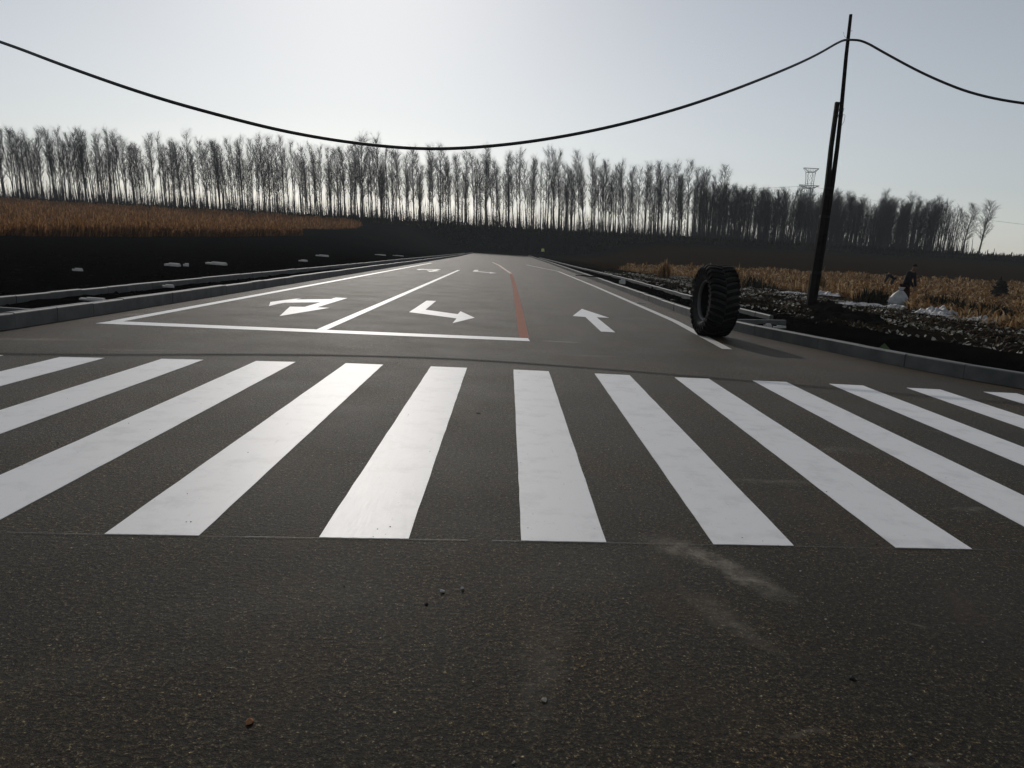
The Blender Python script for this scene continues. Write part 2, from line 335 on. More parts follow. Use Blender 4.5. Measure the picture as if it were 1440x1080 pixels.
def build_ground():
    def axis(parts):
        out = []
        for a, b, s in parts: out += list(np.arange(a, b, s))
        return np.array(out+[parts[-1][1]])
    xs = axis([(-900, -260, 40), (-260, -80, 9), (-80, -26, 1.6), (-26, -14, .6), (-14, -4.5, .25), (-4.5, 3.5, 1), (3.5, 14, .25), (14, 26, .5), (26, 90, 1.6), (90, 260, 9), (260, 900, 40)])
    ys = axis([(-60, 4, 8), (4, 26, .3), (26, 60, .7), (60, 120, 2), (120, 240, 3), (240, 420, 20), (420, 1400, 70)])
    X, Y = np.meshgrid(xs, ys); Z = hz(X, Y)
    near = (X > -60) & (X < 60) & (Y < 120)
    nz = np.zeros(X.shape)
    it = np.argwhere(np.ones(X.shape, bool))
    for i, j in it:
        x, y = X[i, j], Y[i, j]
        if abs(x) < 300 and y < 300:
            nz[i, j] = noise.fractal(Vector((x*.45, y*.45, 0)), 1, 2, 3)*.035
            if near[i, j]: nz[i, j] += noise.fractal(Vector((x*2.3, y*2.3, 5)), 1, 2, 3)*.035
            if y > 60: nz[i, j] += noise.fractal(Vector((x*.05, y*.08, 9)), 1, 2, 3)*.35*min(1, (y-60)/60)*(0 if -10 < x < 9 and y < 196 else 1)
    ins = inside(X, Y, ROADP); d = np.where(X < 0, dist_path(X, Y, LPa), dist_path(X, Y, RPa))
    out = (~ins) & (d > .34)
    # heaped black soil just behind the right kerb and a broad rut further out
    heap = .2*np.exp(-((d-1.9)/1.1)**2)*(X > 5)*(Y < 16)
    z = np.where(out, .07+Z+nz+np.clip(heap, 0, 1), np.where(Y < 190, -.18, Z-.05))
    z = np.where((Y > 180) & ins, np.where(Y > 191.5, Z+nz+.0, -.05), z)
    f = np.zeros(X.shape); f[inside(X, Y, LF)] = 1; f[inside(X, Y, RF)] = .8; f[inside(X, Y, RF2)] = .35
    me = bpy.data.meshes.new('ground'); nx, ny = len(xs), len(ys)
    V = np.stack([X, Y, z], -1).reshape(-1, 3)
    q = (np.arange(ny-1)[:, None]*nx+np.arange(nx-1)[None, :]).reshape(-1)
    F = np.stack([q, q+1, q+nx+1, q+nx], 1)
    me.vertices.add(len(V)); me.vertices.foreach_set('co', V.reshape(-1)); me.loops.add(F.size); me.loops.foreach_set('vertex_index', F.reshape(-1))
    me.polygons.add(len(F)); me.polygons.foreach_set('loop_start', np.arange(0, F.size, 4)); me.polygons.foreach_set('loop_total', np.full(len(F), 4)); me.update(calc_edges=True)
    me.polygons.foreach_set('use_smooth', np.ones(len(F), bool))
    at = me.attributes.new('tilth', 'FLOAT', 'POINT'); at.data.foreach_set('value', f.reshape(-1))
    k = NM('soil', 1.0, 0.0); v = k.pos()
    c = k.ramp(k.noise(v, 1.4, 8, .7), [(.3, (.004, .004, .004)), (.55, (.008, .0075, .007)), (.75, (.016, .014, .011))])
    far = k.ramp(k.noise(v, .08, 6, .6), [(.3, (.010, .014, .014)), (.6, (.017, .020, .017)), (.75, (.026, .024, .018))])
    sx = k.n('ShaderNodeSeparateXYZ'); k.l(v, sx.inputs[0]); c = k.mix(k.mrange(sx.outputs[1], 60, 150), c, far)
    vg = k.math('MULTIPLY', k.mrange(sx.outputs[0], 7.6, 9.5), k.mrange(k.noise(v, .8, 6, .7), .35, .6, .1, 1), True); c = k.mix(vg, c, (.020, .017, .012)); an = k.n('ShaderNodeAttribute', attribute_name='tilth'); straw = k.ramp(k.noise(v, 2.5, 7, .7), [(.35, (.022, .014, .008)), (.7, (.075, .04, .018))])
    c = k.mix(an.outputs['Fac'], c, straw); k.col(c); k.bump(k.noise(v, 7, 8, .75), .9, .06); me.materials.append(k.m)
    o = bpy.data.objects.new('ground', me); C.objects.link(o); return o
ground = tag(build_ground(), 'black bare soil and rising fields around the road', 'ground', kind='structure')

# ---------------------------------------------------------------- kerbs
def kerb(name, path, side, w=.13, top=.2, bot=-.12, ymax=188, unit=1.0, label=None, gap=.007):
    """stones laid along a path; side=+1 stones lie to the right of travel direction"""
    mb = MB(); P = [p for p in path if p.y < ymax and abs(p.x) < 60]
    L = [0]
    for i in range(1, len(P)): L.append(L[-1]+(P[i]-P[i-1]).length)
    px = [p.x for p in P]; py = [p.y for p in P]; s = 0; ch = .018
    while s < L[-1]-unit:
        e = s+unit-gap; a = Vector((interp(s, L, px), interp(s, L, py), 0)); b = Vector((interp(e, L, px), interp(e, L, py), 0))
        d = (b-a).normalized(); nrm = Vector((d.y, -d.x, 0))*side
        dz = rnd.uniform(-.007, .007)+.012*noise.noise(Vector((s*.13, top, w*9))); off = nrm*rnd.uniform(-.006, .006); tz = top+dz
        prof = [(0, bot), (0, tz-ch), (ch*.4, tz-ch*.4), (ch, tz), (w-ch*.6, tz), (w, tz-ch*.6), (w, bot)]; n = len(mb.v); m = len(prof)
        for q in (a, b):
            for (u, z) in prof: p = q+nrm*u+off; mb.v.append((p.x, p.y, z))
        for i in range(m-1):
            fc = (n+i, n+i+1, n+m+i+1, n+m+i); mb.f.append(fc if side < 0 else fc[::-1])
        mb.f.append(tuple(range(n, n+m)) if side > 0 else tuple(reversed(range(n, n+m)))); mb.f.append(tuple(reversed(range(n+m, n+2*m))) if side > 0 else tuple(range(n+m, n+2*m)))
        s += unit
    o = mb.build(name, mKerb); import bmesh as bm_
    b = bm_.new(); b.from_mesh(o.data); bm_.ops.recalc_face_normals(b, faces=b.faces); b.to_mesh(o.data); b.free()
    return tag(o, label, 'kerb', kind='structure')
kerb('kerb', LP, 1, w=.15, top=.21, label='tall pale concrete kerb along the left side of the road')
kerb('kerb', RP, -1, w=.15, top=.2, label='concrete kerb along the right side, curving out round the corner')
kerb('kerb', [Vector((-8.2, 150, 0)), Vector((-8.05, 40, 0)), Vector((-8.18, 20, 0)), Vector((-8.2, 11.5, 0))], 1, w=.1, top=.22, ymax=151, label='thinner outer kerb beyond the soil strip on the left')
kerb('kerb', [Vector((6.1, 150, 0)), Vector((6.35, 75, 0)), Vector((6.75, 45, 0)), Vector((6.48, 28, 0)), Vector((6.5, 21, 0)), Vector((6.6, 18.1, 0))], -1, w=.1, top=.2, ymax=151, label='thinner outer kerb beyond the soil strip on the right')
kerb('kerb', [Vector((-11.5, 11.75, 0)), Vector((-6.9, 11.52, 0))], 1, w=.1, top=.17, unit=.9, label='short cross kerb at the near end of the left soil strip')
kerb('kerb', [Vector((5.0, 17.2, 0)), Vector((6.72, 18.02, 0))], 1, w=.1, top=.19, unit=.85, label='short cross kerb behind the big tyre')

# ---------------------------------------------------------------- soil clods, stones, litter (uncountable)
def chunk(mb, c, r, jag=.35, flat_=.7):
    n = len(mb.v); a0 = rnd.uniform(0, 6.28)
    ring = [(0, 0, 1)]+[(math.cos(a0+i*1.257), math.sin(a0+i*1.257), .35) for i in range(5)]+[(math.cos(a0+.63+i*1.257), math.sin(a0+.63+i*1.257), -.4) for i in range(5)]
    for x, y, z in ring:
        k = r*(1+rnd.uniform(-jag, jag)); mb.v.append((c[0]+x*k, c[1]+y*k, c[2]+z*k*flat_))
    for i in range(5):
        j = (i+1) % 5; mb.f += [(n, n+1+i, n+1+j), (n+1+i, n+6+i, n+1+j), (n+1+j, n+6+i, n+6+j)]
def vis_zone(side):
    if side > 0:
        y = rnd.uniform(8, 45) if rnd.random() < .7 else rnd.uniform(45, 120); x = rnd.uniform(5, 14)
    else:
        y = rnd.uniform(9, 40) if rnd.random() < .7 else rnd.uniform(40, 120); x = -rnd.uniform(6.9, 22)
    return x, y
RGX, RGY = np.meshgrid(np.arange(-24, 20, .1), np.arange(4, 60, .1))
RGD = np.where(inside(RGX, RGY, ROADP), -1, np.where(RGX < 0, dist_path(RGX, RGY, LPa), dist_path(RGX, RGY, RPa)))
def offroad(x, y, lo=.5):
    if y >= 59.8: return abs(x) > 7.2+lo
    return RGD[int((y-4)/.1), int((x+24)/.1)] > lo
mb = MB(); n = 0
while n < 6500:
    x, y = vis_zone(1 if n % 2 else -1)
    if not offroad(x, y, .2): continue
    chunk(mb, (x, y, .07+float(hz(x, y))), rnd.uniform(.015, .06)*(1.6 if rnd.random() < .1 else 1)); n += 1
mClod = simple('clod_soil', (.005, .0048, .0045), (.028, .024, .020), 3, 1.0, .0, obj=False)
tag(mb.build('soil_clods', mClod), 'loose black clods of earth strewn behind both kerbs', 'soil', kind='stuff')
mb = MB(); n = 0
while n < 3000:   # pale husks and straw on the right verge, gathered in wheel-rut rows
    y = rnd.uniform(10, 62); row = rnd.choice([7.6, 9.4, 10.0, 11.6, 12.4, 13.2, 13.8]); x = row+rnd.gauss(0, .28)+max(0, (30-y))*.06+noise.noise(Vector((y*.3, row, 0)))*.6
    if noise.noise(Vector((x*.9, y*.5, 3))) < .04 and rnd.random() < .93: continue
    if not offroad(x, y, 1.3): continue
    l = rnd.uniform(.015, .055)*(1.6 if y > 30 else 1); w = rnd.uniform(.008, .028); a = rnd.uniform(0, 6.28); z = .1+rnd.uniform(0, .04); dx, dy = math.cos(a)*l, math.sin(a)*l; ex, ey = -math.sin(a)*w, math.cos(a)*w
    t = rnd.uniform(-.02, .05); u = rnd.uniform(.2, 1.4); o_ = rnd.uniform(0, .05)
    mb.face([(x-dx-ex*u, y-dy-ey, z), (x+dx-ex, y+dy-ey*u, z+t), (x+dx*.6+ex, y+dy+ey, z+t+o_), (x-dx+ex*u, y-dy*.5+ey, z+o_)]); n += 1
tag(mb.build('straw_litter', mFleck), 'pale husks and straw scattered on the black soil right of the road', 'litter', kind='stuff')
mGrit = simple('grit_stone', (.012, .011, .010), (.05, .045, .038), 40, .8, .3); mGritP = simple('pale_grit', (.3, .27, .22), (.55, .5, .42), 40, .8, .3)
for nm, mt, cnt, lo, hi, lb in (('road_grit', mGrit, 130, .0015, .0045, 'dark grit lying loose on the asphalt'), ('pale_grit', mGritP, 170, .0015, .0045, 'small pale chips lying loose on the asphalt')):
    mb = MB()
    for i in range(cnt):
        y = 1.5+rnd.random()**1.6*11; x = rnd.uniform(-.8, .8)*y*.9
        chunk(mb, (x, y, .004), rnd.uniform(lo, hi), .4, .8)
    tag(mb.build(nm, mt), lb, 'grit', kind='stuff')
def stone(name, x, y, r, mat, label, cat='stone', z=.0):
    mb = MB(); chunk(mb, (0, 0, r*.35), r, .3, .75); return tag(mb.build(name, mat, loc=(x, y, z)), label, cat)
mRust = simple('rusty_lump', (.25, .11, .05), (.4, .2, .10), 30, .8)
stone('stone', -.70, 2.11, .013, mRust, 'small rust-orange lump on the near asphalt, bottom left')
stone('stone', 1.32, 2.53, .012, mGrit, 'black stone on the bare asphalt below the right-hand stripes')
stone('stone', -0.252, 2.942, .008, mGrit, 'black stone just left of the two white chips')
stone('stone', .20, 2.30, .009, mGritP, 'single pale pebble near the bottom centre of the road')
mChip = NM('white_chip', .6, .3, (.5, .5, .48)).m
for (x, y, l) in ((-0.198, 3.060, 'left one of two white paint chips on the near asphalt'), (-0.115, 3.098, 'right one of two white paint chips on the near asphalt')):
    mb = MB(); mb.box((0, 0, .007), (.02, .008, .008), Matrix.Rotation(rnd.uniform(0, 3), 3, 'Z')@Matrix.Rotation(.4, 3, 'Y')); tag(mb.build('paint_chip', mChip, loc=(x, y, 0)), l, 'chip')
mb = MB(); chunk(mb, (0, 0, .008), .022, .3); tag(mb.build('stone', mGritP, loc=(-.18, 6.68, 0)), 'pale stone lying between the two middle crosswalk stripes', 'stone')

# ---------------------------------------------------------------- loader tyre
k = NM('tyre_rubber', .85, .12); v = k.pos(obj=True); k.col(k.ramp(k.noise(v, 3, 6, .7), [(.35, (.006, .006, .006)), (.55, (.011, .0105, .010)), (.75, (.045, .04, .033))])); k.bump(k.noise(v, 30, 5), .4, .01); mRubber = k.m
k = NM('dusty_sidewall', .8, .2); v = k.pos(obj=True); k.col(k.ramp(k.noise(v, 4, 6, .7), [(.35, (.018, .018, .018)), (.7, (.05, .048, .043))])); k.bump(k.noise(v, 30, 5), .4, .01); mSide = k.m
k = NM('rim_bead', .5, .5, (.085, .083, .08)); mBead = k.m
def tyre():
    t = tag(empty('tyre', (4.05, 14.9, 0), R(4)), 'big worn loader tyre with chunky tread standing upright by the right kerb', 'tyre')
    Ro, Ri, w = .655, .355, .262; N = 72
    def lathe(prof, mat, name, closed=False):
        mb = MB(); m = len(prof)
        for i in range(N):
            a = 2*math.pi*i/N
            for (x, r) in prof: mb.v.append((x, r*math.cos(a), r*math.sin(a)))
        for i in range(N):
            for j in range(m if closed else m-1):
                a = i*m+j; b = i*m+(j+1) % m; c = ((i+1) % N)*m+(j+1) % m; d = ((i+1) % N)*m+j; mb.f.append((a, d, c, b))
        return mb
    # carcass (shell with wall thickness, open hollow centre)
    outer = [(-w*.62, Ri), (-w*.80, Ri+.03), (-w*.97, Ri+.10), (-w*1.02, Ri+.16), (-w*.98, Ro-.07), (-w*.88, Ro-.02), (-w*.5, Ro-.004), (0, Ro), (w*.5, Ro-.004), (w*.88, Ro-.02), (w*.98, Ro-.07), (w*1.02, Ri+.16), (w*.97, Ri+.10), (w*.80, Ri+.03), (w*.62, Ri)]
    inner = [(w*.56, Ri+.005), (w*.74, Ri+.05), (w*.90, Ri+.14), (w*.84, Ro-.07), (0, Ro-.05), (-w*.84, Ro-.07), (-w*.90, Ri+.14), (-w*.74, Ri+.05), (-w*.56, Ri+.005)]
    mb = lathe(outer+inner, mSide, 'c', True); o = mb.build('sidewall', mSide, t, True, (0, 0, .69))
    # tread lugs: two staggered rows of slanted blocks wrapping over the shoulders
    mb = MB(); NL = 30
    for sgn in (-1, 1):
        for i in range(NL):
            a0 = 2*math.pi*(i+(.5 if sgn > 0 else 0))/NL; da = 2*math.pi/NL*.30; rows = []
            for (x, r0, r1, sk) in ((.012, Ro-.02, .692, .55), (w*.5, Ro-.02, .694, .22), (w*.93, Ro-.04, .682, 0), (w*1.10, Ro-.12, .625, -.06), (w*1.07, Ro-.19, .52, -.08)):
                rows.append((x*sgn, r0, r1, a0+sk*2*math.pi/NL))
            n = len(mb.v)
            for (x, r0, r1, a) in rows:
                jit = rnd.uniform(-.004, .002)
                for (rr, aa) in ((r0, a-da), (r1+jit, a-da*.8), (r1+jit, a+da*.8), (r0, a+da)): mb.v.append((x, rr*math.cos(aa), rr*math.sin(aa)))
            for q in range(len(rows)-1):
                b = n+q*4
                for (u, v_) in ((0, 1), (1, 2), (2, 3)): mb.f.append((b+u, b+v_, b+4+v_, b+4+u))
            mb.f.append((n, n+1, n+2, n+3)); b = n+(len(rows)-1)*4; mb.f.append((b+3, b+2, b+1, b))
    o = mb.build('tread', mRubber, t, False, (0, 0, .69)); import bmesh as bm_
    b = bm_.new(); b.from_mesh(o.data); bm_.ops.recalc_face_normals(b, faces=b.faces); b.to_mesh(o.data); b.free()
    for sgn in (-1, 1):
        mb = lathe([(sgn*(w*.60), Ri-.012), (sgn*(w*.70), Ri-.006), (sgn*(w*.78), Ri+.014), (sgn*(w*.80), Ri+.034), (sgn*(w*.66), Ri+.02)], mBead, 'b', True)
        o = mb.build('bead', mBead, t, True, (0, 0, .69)); b = bm_.new(); b.from_mesh(o.data); bm_.ops.recalc_face_normals(b, faces=b.faces); b.to_mesh(o.data); b.free()
    return t
tyre()

# ---------------------------------------------------------------- cable pole and cable
pole = tag(empty('utility_pole', (10.1, 25.4, 0)), 'tall makeshift wooden pole of two lashed timbers carrying the black cable', 'pole')
mb = MB(); pts = [(.09, .02, -.3), (.19, .02, 2.7), (.225, .02, 4.2), (.235, .02, 5.2), (.215, .02, 6.3), (.155, .02, 8), (.14, .02, 9.21)]; mb.tube(pts, [.088, .085, .078, .068, .065, .058, .05], 10); mb.build('pole_shaft', mPost, pole, True)
mb = MB(); pts = [(-.065, 0, -.3), (-.02, 0, 1.5), (.03, 0, 2.7), (.06, 0, 4.1), (.03, 0, 5.2), (.05, 0, 6.6)]; mb.tube(pts, [.118, .115, .112, .10, .082, .082], 4, tw=.78); mb.build('support_timber', mPost, pole)
for z, x, r in ((6.33, .13, .15), (6.15, .13, .15), (3.9, .13, .16), (3.0, .11, .17), (1.2, .06, .18)):
    mb = MB(); mb.tube([(x+r*math.cos(a), r*.62*math.sin(a), z+.03*a/6.283) for a in [i*math.pi/9 for i in range(55)]], .008, 5); mb.build('wire_lashing', mCable, pole)
mb = MB(); mb.tube([(.29, -.02, 6.25), (.34, -.03, 6.2), (.33, -.02, 6.02), (.27, -.02, 5.9)], .006, 4); mb.build('wire_end', mCable, pole); mb = MB(); mb.tube([(.16, 0, 8.7), (.24, 0, 8.74)], .006, 4); mb.build('wire_end', mCable, pole); mb = MB(); mb.tube([(.14, 0, 8.5), (.02, 0, 8.55), (-.03, 0, 8.68)], .005, 4)
mb.build('wire_end', mCable, pole)
cpts = [(-30, 33, 10.2), (-22, 26.5, 8.1), (-16.4, 22, 6.75), (-12.1, 19.0, 5.55), (-9.55, 17.35, 4.72), (-7.35, 16.3, 4.07), (-5.85, 16.1, 3.74), (-4.6, 16.2, 3.52), (-3.25, 16.4, 3.40), (-1.8, 16.6, 3.38), (-.3, 16.8, 3.57), (1.2, 17.2, 3.92), (2.75, 17.8, 4.42), (4.55, 18.9, 5.18), (7.0, 21.5, 6.5), (8.6, 23.4, 7.45), (9.8, 24.8, 8.27), (10.26, 25.33, 8.45), (10.55, 25.0, 8.36), (10.95, 24.3, 7.85), (11.7, 23.0, 6.95), (12.5, 21.6, 6.17), (13.6, 20, 5.68), (15, 18, 5.3), (17.5, 15, 5.0), (22, 10, 4.7), (30, 2, 5.2)]
cu = bpy.data.curves.new('power_cable', 'CURVE'); cu.dimensions = '3D'; cu.bevel_depth = .034; cu.bevel_resolution = 2; sp = cu.splines.new('NURBS'); sp.points.add(len(cpts)-1)
for i, p in enumerate(cpts): sp.points[i].co = (*p, 1)
sp.order_u = 3; sp.use_endpoint_u = True; sp.resolution_u = 8; cu.materials.append(mCable)
co = bpy.data.objects.new('power_cable', cu); C.objects.link(co)
dg = bpy.context.evaluated_depsgraph_get(); me = bpy.data.meshes.new_from_object(co.evaluated_get(dg)); bpy.data.objects.remove(co)
me.name = 'power_cable'; co = bpy.data.objects.new('power_cable', me); C.objects.link(co); tag(co, 'thick black cable sagging over the road and off the wooden pole', 'cable')
def mound(name, x, y, rx, ry, h, mat, label, cat, amp=.35, seed=0, z=.05):
    mb = MB(); nr, na = 9, 26
    for i in range(nr+1):
        t = i/nr
        for j in range(na):
            a = 2*math.pi*j/na; u = math.cos(a)*t; w = math.sin(a)*t; nn = noise.fractal(Vector((u*2.6+seed, w*2.6, seed)), 1, 2, 4)
            hh = h*(math.cos(t*math.pi/2)**.9)*(1+nn*amp*1.4)+nn*.05*(1-t); s = 1+amp*.5*noise.noise(Vector((math.cos(a)*1.5, math.sin(a)*1.5, seed+4)))
            mb.v.append((u*rx*s, w*ry*s, hh-.06*t))
    for i in range(nr):
        for j in range(na): mb.f.append((i*na+j, i*na+(j+1) % na, (i+1)*na+(j+1) % na, (i+1)*na+j))
    for q in range(60):
        a = rnd.uniform(0, 6.28); t = rnd.uniform(.1, 1); chunk(mb, (math.cos(a)*rx*t, math.sin(a)*ry*t, h*math.cos(t*1.5)**.9), h*rnd.uniform(.05, .13))
    return tag(mb.build(name, mat, loc=(x, y, float(hz(x, y))+z)), label, cat)
mound('soil_mound', 10.55, 25.3, 1.1, .9, .26, mClod, 'heap of black earth packed round the foot of the wooden pole', 'mound', seed=3)
mound('soil_mound', 9.2, 20.9, 1.5, 1.0, .3, mClod, 'low heap of black earth just beyond the end of the short cross kerb', 'mound', seed=8)
mound('straw_heap', 35.3, 55, .65, .6, 1.2, simple('dark_straw', (.012, .011, .009), (.03, .025, .018), 4, .95), 'dark heap standing alone in the stubble field at the far right', 'heap', seed=5, z=0)

# ---------------------------------------------------------------- litter that can be counted
def sheet(name, x, y, sx, sy, h, rz, label, seed, mat=mPlas, cat='plastic sheet'):
    mb = MB(); n = 22
    for i in range(n+1):
        for j in range(n+1):
            u, w = i/n*2-1, j/n*2-1; e = max(0, 1-(abs(u)**2.5)) * max(0, 1-(abs(w)**2.5))
            a = abs(noise.noise(Vector((u*2.2+seed, w*2.2, seed))))+.5*abs(noise.noise(Vector((u*6+seed, w*6, 2)))); r = 1+.3*noise.noise(Vector((u*1.5, w*1.5, seed+9)))
            mb.v.append((u*sx*r, w*sy*r, .01+h*e*(.25+1.5*a)))
    for i in range(n):
        for j in range(n):
            q = i*(n+1)+j; mb.f.append((q, q+n+1, q+n+2, q+1))
    o = mb.build(name, mat, loc=(x, y, .09)); o.rotation_euler.z = rz
    m = o.modifiers.new('thickness', 'SOLIDIFY'); m.thickness = .006; return tag(o, label, cat)
sheet('plastic_sheet', 14.1, 37.9, .7, .6, .09, .2, 'small crumpled white sheet lying just left of the wooden pole', 1)
sheet('plastic_sheet', 15.9, 38.2, .75, .8, .16, .8, 'crumpled white sheet lying just right of the wooden pole', 2)
sheet('plastic_sheet', 13.75, 29.6, .85, .6, .10, .1, 'flat crumpled white sheet to the left of the person with the sack', 3)
sheet('plastic_sheet', 14.75, 29.0, .6, .5, .10, .5, 'grey-white sheet touching the left side of the white sack', 4)
sheet('plastic_sheet', 14.6, 25.8, .62, .7, .22, .6, 'humped grey-white sheet to the right of the white sack', 5)
sheet('plastic_sheet', 14.95, 23.9, .55, .5, .10, .3, 'low white sheet furthest right along the field edge', 6)
mGreen = simple('green_plastic', (.05, .08, .025), (.07, .11, .035), 6, .6)
mb = MB(); n0 = [(-.17, 0, 0), (.18, -.05, 0), (.12, .12, .02), (.02, .03, .17)]
mb.v = n0; mb.f = [(0, 1, 3), (1, 2, 3), (2, 0, 3), (2, 1, 0)]; tag(mb.build('plastic_scrap', mGreen, loc=(6.28, 12.55, .10)), 'small peaked scrap of green plastic behind the right kerb', 'scrap')
mBoard = simple('pale_board', (.40, .39, .37), (.6, .58, .55), 5, .8, .3)
def board(x, y, l, w, t, rz, label, name='board', mat=mBoard, z=.1, rx=0):
    mb = MB(); mb.box((0, 0, t/2), (l, w, t)); mb.box((l*.12, w*.06, t+t*.3), (l*.7, w*.6, t*.6)); o = mb.build(name, mat, loc=(x, y, z+float(hz(x, y)))); o.rotation_euler = (rx, .03, rz); return tag(o, label, 'board' if name == 'board' else name.replace('_', ' '))
board(-12.6, 29.4, .5, .35, .07, .1, 'pale board flat on the black soil, leftmost of the pair left of the road')
board(-12.3, 29.9, .2, .3, .07, .4, 'short offcut lying right beside the leftmost pale board')
board(-12.25, 32.9, .8, .38, .07, .05, 'longer pale board flat on the black soil left of the road')
board(-13.7, 57.8, .9, .5, .08, .1, 'farthest pale board on the black soil left of the road')
board(-8.0, 18.4, .25, .2, .04, .5, 'broken pale lump lying in the left soil strip', 'concrete_lump')
board(-7.4, 13.9, .4, .16, .03, .2, 'thin pale slab lying beside the left kerb', 'concrete_lump', z=.12)
board(-12.6, 22.9, .25, .2, .05, .7, 'small grey lump on the black soil beyond the left outer kerb', 'concrete_lump')
board(5.75, 15.95, .26, .09, .05, -.3, 'pale lump just behind the right kerb, right of the tyre', 'concrete_lump', z=.12)
board(5.62, 16.3, .16, .09, .05, .5, 'second smaller lump behind the kerb, right of the tyre', 'concrete_lump', z=.12)
board(4.3, 41.5, 1.2, .16, .04, .06, 'dark thin plank lying across the right kerb', 'plank', mPost, z=.23)
board(5.6, 37.3, .24, .22, .16, .2, 'pale lump sitting in the right soil strip beyond the plank', 'concrete_lump')
stone('stone', 4.95, 22.8, .07, mGrit, 'black clod sitting on top of the right kerb before the tyre', 'clod', .2)
board(4.25, 24.3, .3, .12, .02, .1, 'thin pale offcut at the foot of the right kerb', 'offcut', z=0.0)
for i, (x, y, l) in enumerate(((-11.5, 44, 'pale fragment on the soil left of the road, beyond the longer board'), (-12.2, 75, 'faint far fragment on the soil left of the road'), (-10.9, 78, 'farthest faint fragment near the end of the left kerb'))):
    board(x, y, 1.0 if i else .4, .5, .06, .3*i, l, 'concrete_lump')

# ---------------------------------------------------------------- fields
def blades(mb, x, y, z, h, n, spread, w):
    for _ in range(n):
        a = rnd.uniform(0, 6.28); l = h*rnd.uniform(.45, 1.1); d = spread*rnd.uniform(.2, 1); bx, by = x+math.cos(a)*d*.3, y+math.sin(a)*d*.3
        tx, ty = bx+math.cos(a)*d, by+math.sin(a)*d; ww = w*rnd.uniform(.6, 1.3); px, py = -math.sin(a)*ww, math.cos(a)*ww
        mx, my, mz = (bx+tx)/2-math.cos(a)*d*.15, (by+ty)/2-math.sin(a)*d*.15, z+l*.7; tz = z+l*rnd.uniform(.65, 1)
        q = len(mb.v); mb.v += [(bx-px*.5, by-py*.5, z), (bx+px*.5, by+py*.5, z), (mx+px, my+py, mz), (mx-px, my-py, mz), (tx, ty, tz)]
        mb.f += [(q, q+1, q+2, q+3), (q+3, q+2, q+4)]
def scatter(poly, cnt, fn):
    xs = [p[0] for p in poly]; ys = [p[1] for p in poly]; x = np.array([rnd.uniform(min(xs), max(xs)) for _ in range(cnt)]); y = np.array([rnd.uniform(min(ys), max(ys)) for _ in range(cnt)])
    k = inside(x, y, poly); H = hz(x, y)
    for i in np.nonzero(k)[0]: fn(float(x[i]), float(y[i]), float(H[i]))
LFv = [(-38.8, 60), (-33, 82), (-27.6, 105), (-31, 106), (-35, 128), (-29.2, 150), (-33, 175), (-42, 211), (-150, 211), (-62, 52)]
mb = MB()
def fn(x, y, z):
    dens = .5+.9*noise.noise(Vector((x*.07, y*.03, 1)))
    if rnd.random() > dens+.45 or noise.noise(Vector((x*.35, y*.12, 4))) < -.42: return
    x = round(x/.75)*.75+rnd.gauss(0, .08)
    blades(mb, x, y, z, rnd.uniform(.7, 1.5)*(1+.9*noise.noise(Vector((x*.22, y*.1, 8)))), 4, .7, .06)
scatter(LFv, 30000, fn)
# denser ragged front edge
for i in range(11000):
    t = rnd.random(); y = 60+45*t; n_ = noise.noise(Vector((y*.3, 2, 2))); x = interp(y, [60, 82, 105], [-38.8, -33, -27.6])+1.6*n_-abs(rnd.gauss(0, 4)); blades(mb, x, y, float(hz(x, y)), rnd.uniform(.35, 1.6)*(1+.7*n_), 4, .6, .05)
tag(mb.build('dry_cornfield', mCorn), 'orange-brown dry maize covering the slope left of the road', 'cornfield', kind='stuff')
mb = MB()
def fr(x, y, z):
    if y > 40 and rnd.random() < .25: return
    g = noise.noise(Vector((x*.25, y*.25, 7)))
    if g < -.25: return
    tall = rnd.random() < .008
    blades(mb, x, y, z+.03, (rnd.uniform(.6, 1.2) if tall else rnd.uniform(.08, .30)*(1+g)*(1+y/90)), 2 if tall else 6, .2 if tall else .6, .022+.0006*y)
scatter([(12.5, 12), (13.5, 20), (15, 28), (16.3, 38), (14.4, 52), (11.6, 66), (10.6, 76), (12.4, 79), (16, 104), (95, 108), (62, 60), (30, 14)], 25000, fr)
for i in range(1500):
    y = rnd.uniform(13, 76); x = interp(y, [13, 20, 28, 38, 52, 66, 76], [13.2, 13.8, 15.4, 16.6, 14.6, 11.6, 10.6])+abs(rnd.gauss(0, 1.2)); blades(mb, x, y, .06, rnd.uniform(.15, .55), 3, .5, .03)
tag(mb.build('corn_stubble', mStub), 'golden-brown cut maize residue covering the flat field right of the road', 'stubble', kind='stuff')
mb = MB(); n = 0
while n < 3600:
    y = rnd.uniform(9.5, 60); x = rnd.uniform(7.5, 15.5)+max(0, 24-y)*.1
    if not offroad(x, y, 1.6) or noise.noise(Vector((x*.6, y*.35, 2))) < -.12 or rnd.random() > .25+(x-7.5)/7: continue
    blades(mb, x, y, .08, rnd.uniform(.03, .14), 3, .28, .016); n += 1
tag(mb.build('verge_residue', mStub2), 'trampled brown stalks and leaves pressed into the black verge soil', 'residue', kind='stuff')
mb = MB()   # dark rank weeds and brush: on the bank below the trees and behind the verge
for i in range(15000):
    x = rnd.uniform(-45, 190); y = rnd.uniform(196, 222); z = float(hz(x, y)); k = (y-193)/28
    if abs(x) < 9 and y < 197: continue
    blades(mb, x, y, z, rnd.uniform(.25, .8)+(1.5*rnd.random() if y > 211 else 0), 3, .6, .09)
for i in range(5000):
    x = rnd.uniform(-170, -35); y = rnd.uniform(212, 222); blades(mb, x, y, float(hz(x, y)), rnd.uniform(.3, 2.0), 3, .7, .09)
tag(mb.build('undergrowth', mWeed), 'dark weeds and brush on the bank at the foot of the tree belt', 'undergrowth', kind='stuff')
